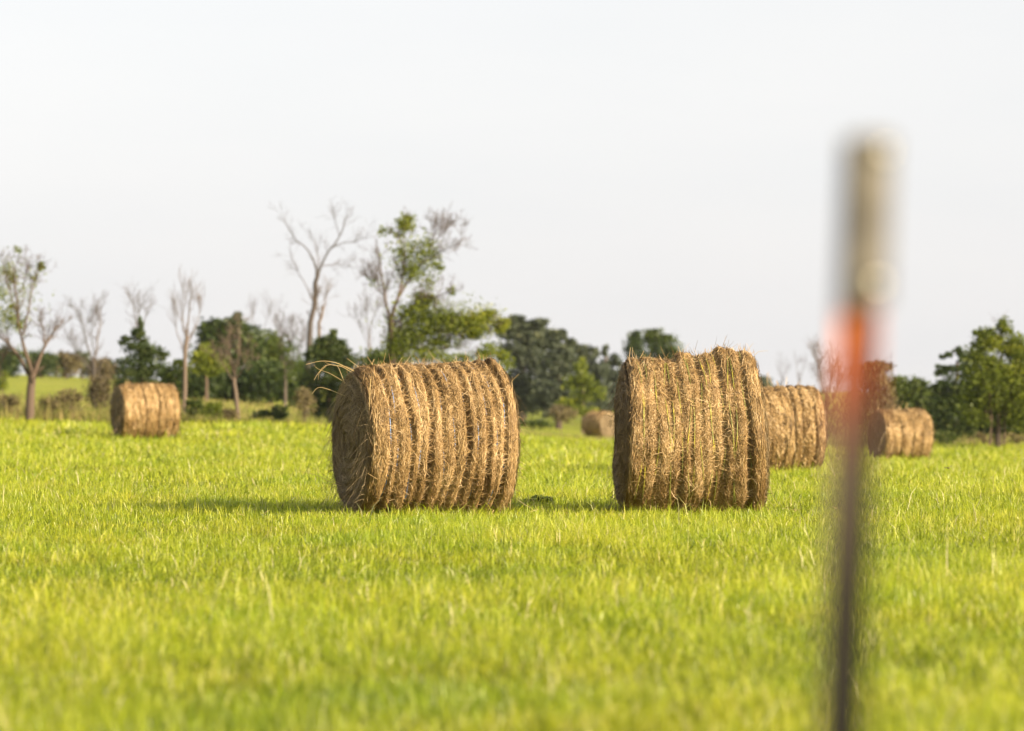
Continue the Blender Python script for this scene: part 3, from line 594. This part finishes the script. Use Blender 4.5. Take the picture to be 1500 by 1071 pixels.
tree('leafy_shrub', 'deep dark thicket behind the trunks of the big sunlit tree', 'shrub', 136, 1470, [[(1470, 650, 5), (1470, 610, 4), (1470, 580, 2)]], None, [(1435, 612, 36, 42, 1900, -.3), (1485, 612, 40, 44, 2200, -.3), (1525, 612, 36, 44, 1500, -.3), (1462, 570, 40, 26, 1100, -.3)], 'dark', lsize=.17)
# far hedge line on the left rise
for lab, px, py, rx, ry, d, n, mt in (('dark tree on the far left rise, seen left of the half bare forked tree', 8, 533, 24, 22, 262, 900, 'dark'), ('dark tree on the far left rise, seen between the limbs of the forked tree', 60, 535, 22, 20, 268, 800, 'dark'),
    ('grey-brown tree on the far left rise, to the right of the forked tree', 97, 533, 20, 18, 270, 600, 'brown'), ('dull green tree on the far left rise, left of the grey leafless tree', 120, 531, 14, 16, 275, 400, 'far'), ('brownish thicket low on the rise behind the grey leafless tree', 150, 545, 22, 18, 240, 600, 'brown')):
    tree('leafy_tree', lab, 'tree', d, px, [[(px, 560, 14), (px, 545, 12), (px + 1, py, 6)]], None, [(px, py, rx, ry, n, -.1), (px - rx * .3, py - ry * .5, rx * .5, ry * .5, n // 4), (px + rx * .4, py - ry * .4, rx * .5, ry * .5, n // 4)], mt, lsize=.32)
tree('leafy_shrub', 'yellow-green bush at the left edge below the far dark trees', 'shrub', 175, 3, [[(3, 580, 4), (3, 565, 3), (3, 550, 1)]], None, [(3, 557, 10, 14, 300)], 'bright', lsize=.16)
# shrubs and weeds along the edge of the mown field
for lab, px, py, rx, ry, d, n, mt, tn in (
    ('brownish weedy shrub left of the forked tree trunk', 12, 592, 16, 15, 114, 420, 'brown', 0), ('pale weedy clump just right of the forked tree trunk', 72, 594, 14, 12, 115, 300, 'brown', .25),
    ('tall olive weed clump midway from forked tree to lone far bale', 102, 588, 20, 18, 114, 520, 'brown', .1), ('dark brown shrub against the left end of the lone far bale', 146, 578, 20, 26, 116, 900, 'brown', -.25),
    ('olive shrub right beside the pale dead tree foot', 284, 597, 15, 13, 114, 420, 'mid', -.2), ('bright weedy bush left of the pinkish dead tree foot', 316, 600, 16, 12, 113, 380, 'bright', -.35), ('brownish low shrub by the crooked trunk of the pinkish dead tree', 334, 606, 12, 8, 113, 200, 'brown', 0),
    ('low dark green shrub right of the pinkish dead tree', 385, 607, 14, 7, 114, 260, 'dark', 0), ('taller dark green shrub nearest the bushy cedar', 412, 604, 16, 11, 114, 420, 'dark', .05), ('olive and brown shrub at the foot of the bushy cedar', 446, 590, 16, 22, 113, 500, 'brown', .1),
    ('low olive weed bush beyond the right end of the blue twined bale', 780, 622, 26, 8, 180, 300, 'mid', -.2), ('brown brush left of the yellow-green young tree', 822, 606, 18, 14, 200, 420, 'brown', .1),
    ('low weed clump at the foot of the dark spreading cedar', 1385, 640, 18, 9, 126, 260, 'mid', -.1), ('reddish brown weed by the trunk of the big sunlit tree', 1440, 642, 12, 8, 124, 160, 'brown', .1), ('pale weed clump at the right edge under the big sunlit tree', 1488, 642, 16, 8, 124, 220, 'brown', .3)):
    tree('leafy_shrub', lab, 'shrub', d, px, [[(px, py + ry, 1.5), (px + 1, py, 1.2), (px, py - ry * .6, .6)], [(px, py + ry, 1.2), (px - rx * .3, py, 1), (px - rx * .5, py - ry * .6, .5)], [(px, py + ry, 1.2), (px + rx * .3, py, 1), (px + rx * .5, py - ry * .6, .5)]], None,
         [(px, py, rx, ry, n, tn), (px - rx * .4, py - ry * .5, rx * .4, ry * .5, n // 5, tn), (px + rx * .4, py - ry * .3, rx * .4, ry * .5, n // 5, tn + .1)], mt, lsize=.09 if d < 150 else .16)
# broad-leaved weed beside the blue twined bale
tree('meadow_weed', 'dark broad-leaved weed in the grass at the right foot of the blue twined bale', 'weed', 38.5, 790, [[(790, 740, .5), (790, 734, .4), (791, 728, .3)]], None, [(790, 733, 20, 6, 300, 0), (775, 735, 8, 4, 80, 0)], 'mid', lsize=.05)

# ------------------------------------------------------------------ steel fence post
def post():
    d = 4.2
    bx = (1232 - CX) / FPX * d
    top = at(1258, 203, d); x0, z0 = bx, gz(bx, d)
    bot_px = at(1224, 1071, d)                       # the post leans a little
    lean = (top[0] - bot_px[0]) / (top[2] - bot_px[2])
    base = np.array([bot_px[0] - lean * (bot_px[2] - z0), d, z0])
    H = top[2] - z0
    root = empty('fence_post', base); tag(root, 'leaning steel fence post, pale tip over orange paint, blurred in the foreground', 'fence post')
    root.rotation_euler = (0, math.atan(lean), 0)
    a = math.radians(-47); st = np.array([math.cos(a), math.sin(a)]); fl = np.array([-st[1], st[0]])   # stem and flange directions in plan
    def prism(mb, pts, za, zb, R=.5):
        n = len(pts); V = [(p[0], p[1], za) for p in pts] + [(p[0], p[1], zb) for p in pts]
        mb.add(V, [(i, (i+1) % n, n + (i+1) % n, n + i) for i in range(n)], [(n, n + i, n + i + 1) for i in range(1, n - 1)] + [(0, i + 1, i) for i in range(1, n - 1)], R)
    w, t, s = .0225, .0024, .038
    tee = [fl*w - st*t, fl*w + st*.0012, fl*t + st*.003, fl*t*.8 + st*s, -fl*t*.8 + st*s, -fl*t + st*.003, -fl*w + st*.0012, -fl*w - st*t]
    zs = H - (450 - 203) / FPX * d
    zo = H - (660 - 203) / FPX * d
    mb = MB(); prism(mb, tee[::-1], -.25, zs); up = mb.build('steel_shaft', None, root)
    mb = MB(); prism(mb, tee[::-1], zs + .0005, H); mb.build('pale_tip', M_TIP, root)
    up.data.materials.append(post_mat(zo, zs))
    for k in range(int((H - .02) / .054)):
        mb = MB()
        z = H - .045 - k * .054; c = -st * (t + .004)
        prism(mb, [c + fl*.006 - st*.004, c + fl*.006 + st*.004, c - fl*.006 + st*.004, c - fl*.006 - st*.004], z - .007, z + .007)
        mb.build('stud', up.data.materials[0] if z < zs else M_TIP, root)
    # weathered zinc plate bolted across the tip by two round-headed bolts
    nrm = np.array([.26, -.966]); tg = np.array([.966, .26]); c0 = st * (s + .001) - tg * .011; hw = .0215
    mb = MB(); zb = H - (446 - 203) / FPX * d; zt = H + .004
    prism(mb, [c0 - tg*hw, c0 + tg*hw, c0 + tg*(hw - .001) + nrm*.003, c0 - tg*(hw - .001) + nrm*.003][::-1], zb, zt)
    mb.build('plate', M_PLATE, root)
    for py, off in ((223, .006), (415, .003)):
        z = H - (py - 203) / FPX * d; c = c0 + tg * off + nrm * .003
        mb = MB(); n = 14; rings = []
        for j, (rr, hh) in enumerate(((.0098, 0), (.0096, .003), (.0084, .0056), (.0057, .0080), (.0030, .0092), (.0005, .0096))):
            for q in range(n):
                an = q / n * 2 * PI; p = c + tg * math.cos(an) * rr + nrm * hh
                rings.append((*p, z + math.sin(an) * rr))
        Q = [(j*n + q, j*n + (q+1) % n, (j+1)*n + (q+1) % n, (j+1)*n + q) for j in range(5) for q in range(n)]
        mb.add(rings, Q); mb.build('bolt', M_BOLT, root, True)
M_PLATE = solid('weathered_zinc', [(.3, (.05, .043, .032)), (.5, (.092, .080, .060)), (.7, (.125, .110, .083))], 22, .6, bump=.2)
M_TIP = solid('worn_pale_paint', [(.3, (.14, .115, .08)), (.6, (.23, .195, .14)), (.75, (.16, .135, .10))], 30, .6, bump=.2, stretch=(1, 1, .3))
M_BOLT = solid('zinc_bolt', [(.3, (.38, .35, .27)), (.7, (.45, .41, .32))], 40, .31, .9)
def post_mat(zo, zs):
    m, nt, out = newmat('painted_rusty_steel'); L = nt.links.new
    tc = node(nt, 'ShaderNodeTexCoord'); sp = node(nt, 'ShaderNodeSeparateXYZ'); L(tc.outputs['Object'], sp.inputs[0])
    nz = node(nt, 'ShaderNodeTexNoise'); nz.inputs['Scale'].default_value = 25; nz.inputs['Detail'].default_value = 6; L(tc.outputs['Object'], nz.inputs['Vector'])
    ad = node(nt, 'ShaderNodeMath', operation='MULTIPLY_ADD'); ad.inputs[1].default_value = .06; L(nz.outputs['Fac'], ad.inputs[0]); L(sp.outputs['Z'], ad.inputs[2])
    mr = node(nt, 'ShaderNodeMapRange'); mr.inputs[1].default_value = zo - .30 + .03; mr.inputs[2].default_value = zs + .03; L(ad.outputs[0], mr.inputs[0])
    # worn grey-brown steel below, faded red, fresh orange by the tip
    r = ramp(nt, [(0, (.014, .010, .007)), (.3, (.028, .020, .014)), (.60, (.10, .072, .052)), (.72, (.17, .075, .05)), (.85, (.36, .085, .03)), (1, (.50, .14, .02))]); L(mr.outputs[0], r.inputs[0])
    p = node(nt, 'ShaderNodeBsdfPrincipled'); p.inputs['Roughness'].default_value = .55
    L(r.outputs[0], p.inputs['Base Color']); L(p.outputs[0], out.inputs[0])
    return m
post()

# ------------------------------------------------------------------ a small insect in the air
def insect():
    p = at(1389, 685.5, 36.3); root = empty('flying_insect', p); tag(root, 'tiny dark insect hovering over the grass on the right', 'insect')
    mb = MB(); P = np.array([[(-.013, 0, .004), (-.006, 0, .001), (.003, 0, -.001), (.010, 0, -.002), (.014, 0, -.0025)]]); mb.tubes(P, np.array([[.002, .005, .0065, .005, .002]]), 8)
    mb.build('body', solid('insect_shell', [(.3, (.05, .03, .01)), (.7, (.09, .055, .02))], 50, .4), root, True)
    wm = fibre('insect_wing', [(0, (.25, .22, .16)), (1, (.3, .27, .2))], .6, .4)
    for sgn, up in ((1, .024), (-1, .008)):
        mb = MB(); V = [(sgn*.004, 0, .004), (sgn*.022, -.004, up*.75), (sgn*.040, 0, up), (sgn*.036, .006, up - .006), (sgn*.016, .007, up*.35)]
        mb.add(V, None, [(0, 1, 4), (1, 3, 4), (1, 2, 3)]); mb.build('wing', wm, root)
insect()

# ------------------------------------------------------------------ light, sky, camera
VEIL = 3.95
SUN_AZ, SUN_EL = 36.0, 22.0        # azimuth measured from +x towards the camera side (-y)
a, e = math.radians(-SUN_AZ), math.radians(SUN_EL)
sd = np.array([math.cos(a) * math.cos(e), math.sin(a) * math.cos(e), math.sin(e)])
sun = bpy.data.lights.new('sun', 'SUN'); sun.energy = 5.0; sun.angle = math.radians(1.0); sun.color = (1, .82, .57)
so = bpy.data.objects.new('sun', sun); col.objects.link(so)
import mathutils
so.rotation_euler = mathutils.Vector(sd).to_track_quat('Z', 'Y').to_euler(); so.location = (20, -20, 30)
w = bpy.data.worlds.new('World'); sc.world = w; w.use_nodes = True
nt = w.node_tree; nt.nodes.clear(); L = nt.links.new
sky = node(nt, 'ShaderNodeTexSky', sky_type='NISHITA'); sky.sun_disc = False
sky.sun_elevation = e; sky.sun_rotation = math.atan2(sd[0], sd[1]); sky.dust_density = 1.5; sky.air_density = 1.0; sky.ozone_density = 1.0
hs = node(nt, 'ShaderNodeHueSaturation'); hs.inputs['Saturation'].default_value = .22; L(sky.outputs[0], hs.inputs['Color'])
# a bright pale haze veil low in the sky, thinned overhead to cut fill light
tc = node(nt, 'ShaderNodeTexCoord'); sx = node(nt, 'ShaderNodeSeparateXYZ'); L(tc.outputs['Generated'], sx.inputs[0])
mr = node(nt, 'ShaderNodeMapRange'); mr.inputs[1].default_value = .0; mr.inputs[2].default_value = .34; mr.inputs[3].default_value = .88; mr.inputs[4].default_value = .12; L(sx.outputs['Z'], mr.inputs[0])
veil = node(nt, 'ShaderNodeMix', data_type='RGBA'); L(mr.outputs[0], veil.inputs[0]); L(hs.outputs[0], veil.inputs[6]); 
cn = node(nt, 'ShaderNodeTexNoise'); cn.inputs['Scale'].default_value = 5; cn.inputs['Detail'].default_value = 5; cm = node(nt, 'ShaderNodeMapping'); cm.inputs['Scale'].default_value = (1, 1, 5)
L(tc.outputs['Generated'], cm.inputs[0]); L(cm.outputs[0], cn.inputs['Vector'])
cr_ = ramp(nt, [(.3, (VEIL * .945, VEIL * .945, VEIL * .965)), (.7, (VEIL * 1.02, VEIL * 1.0, VEIL * 1.0))]); L(cn.outputs['Fac'], cr_.inputs[0]); L(cr_.outputs[0], veil.inputs[7])
bg = node(nt, 'ShaderNodeBackground'); bg.inputs['Strength'].default_value = .1; L(veil.outputs[2], bg.inputs[0])
wo = node(nt, 'ShaderNodeOutputWorld'); L(bg.outputs[0], wo.inputs[0])

hm, hnt, hout = newmat('thin_summer_haze')
pv = node(hnt, 'ShaderNodeVolumePrincipled'); pv.inputs['Color'].default_value = (.95, .96, 1, 1); pv.inputs['Density'].default_value = .00008; pv.inputs['Anisotropy'].default_value = .2
hnt.links.new(pv.outputs[0], hout.inputs['Volume'])
hx, hy0, hy1 = 900.0, -405.0, 1610.0; hz0, hz1 = float(Z.min()) - 1.0, 8.5
HV = [(sx_ * hx, y_, z_) for z_ in (hz0, hz1) for sx_, y_ in ((-1, hy0), (1, hy0), (1, hy1), (-1, hy1))]
tag(mk('haze', HV, [(3, 2, 1, 0), (4, 5, 6, 7), (0, 1, 5, 4), (1, 2, 6, 5), (2, 3, 7, 6), (3, 0, 4, 7)], None, hm), kind='stuff')

cam = bpy.data.cameras.new('camera'); co = bpy.data.objects.new('camera', cam); col.objects.link(co); sc.camera = co
cam.lens = LENS; cam.sensor_width = SENSOR; cam.clip_start = .1; cam.clip_end = 10000
co.location = (0, 0, CAMH); co.rotation_euler = (PI / 2, 0, 0)
cam.shift_y = (HOR - 535.5) / 1500.0
cam.dof.use_dof = True; cam.dof.focus_distance = FOCUS; cam.dof.aperture_fstop = 2.5
sc.view_settings.view_transform = 'Standard'; sc.view_settings.look = 'None'; sc.view_settings.exposure = 1.2; sc.view_settings.gamma = 1
sc.cycles.use_denoising = True
sc.cycles.max_bounces = 6; sc.cycles.diffuse_bounces = 3; sc.cycles.transmission_bounces = 4; sc.cycles.transparent_max_bounces = 4
sc.cycles.sample_clamp_indirect = 4; sc.cycles.caustics_reflective = False; sc.cycles.caustics_refractive = False
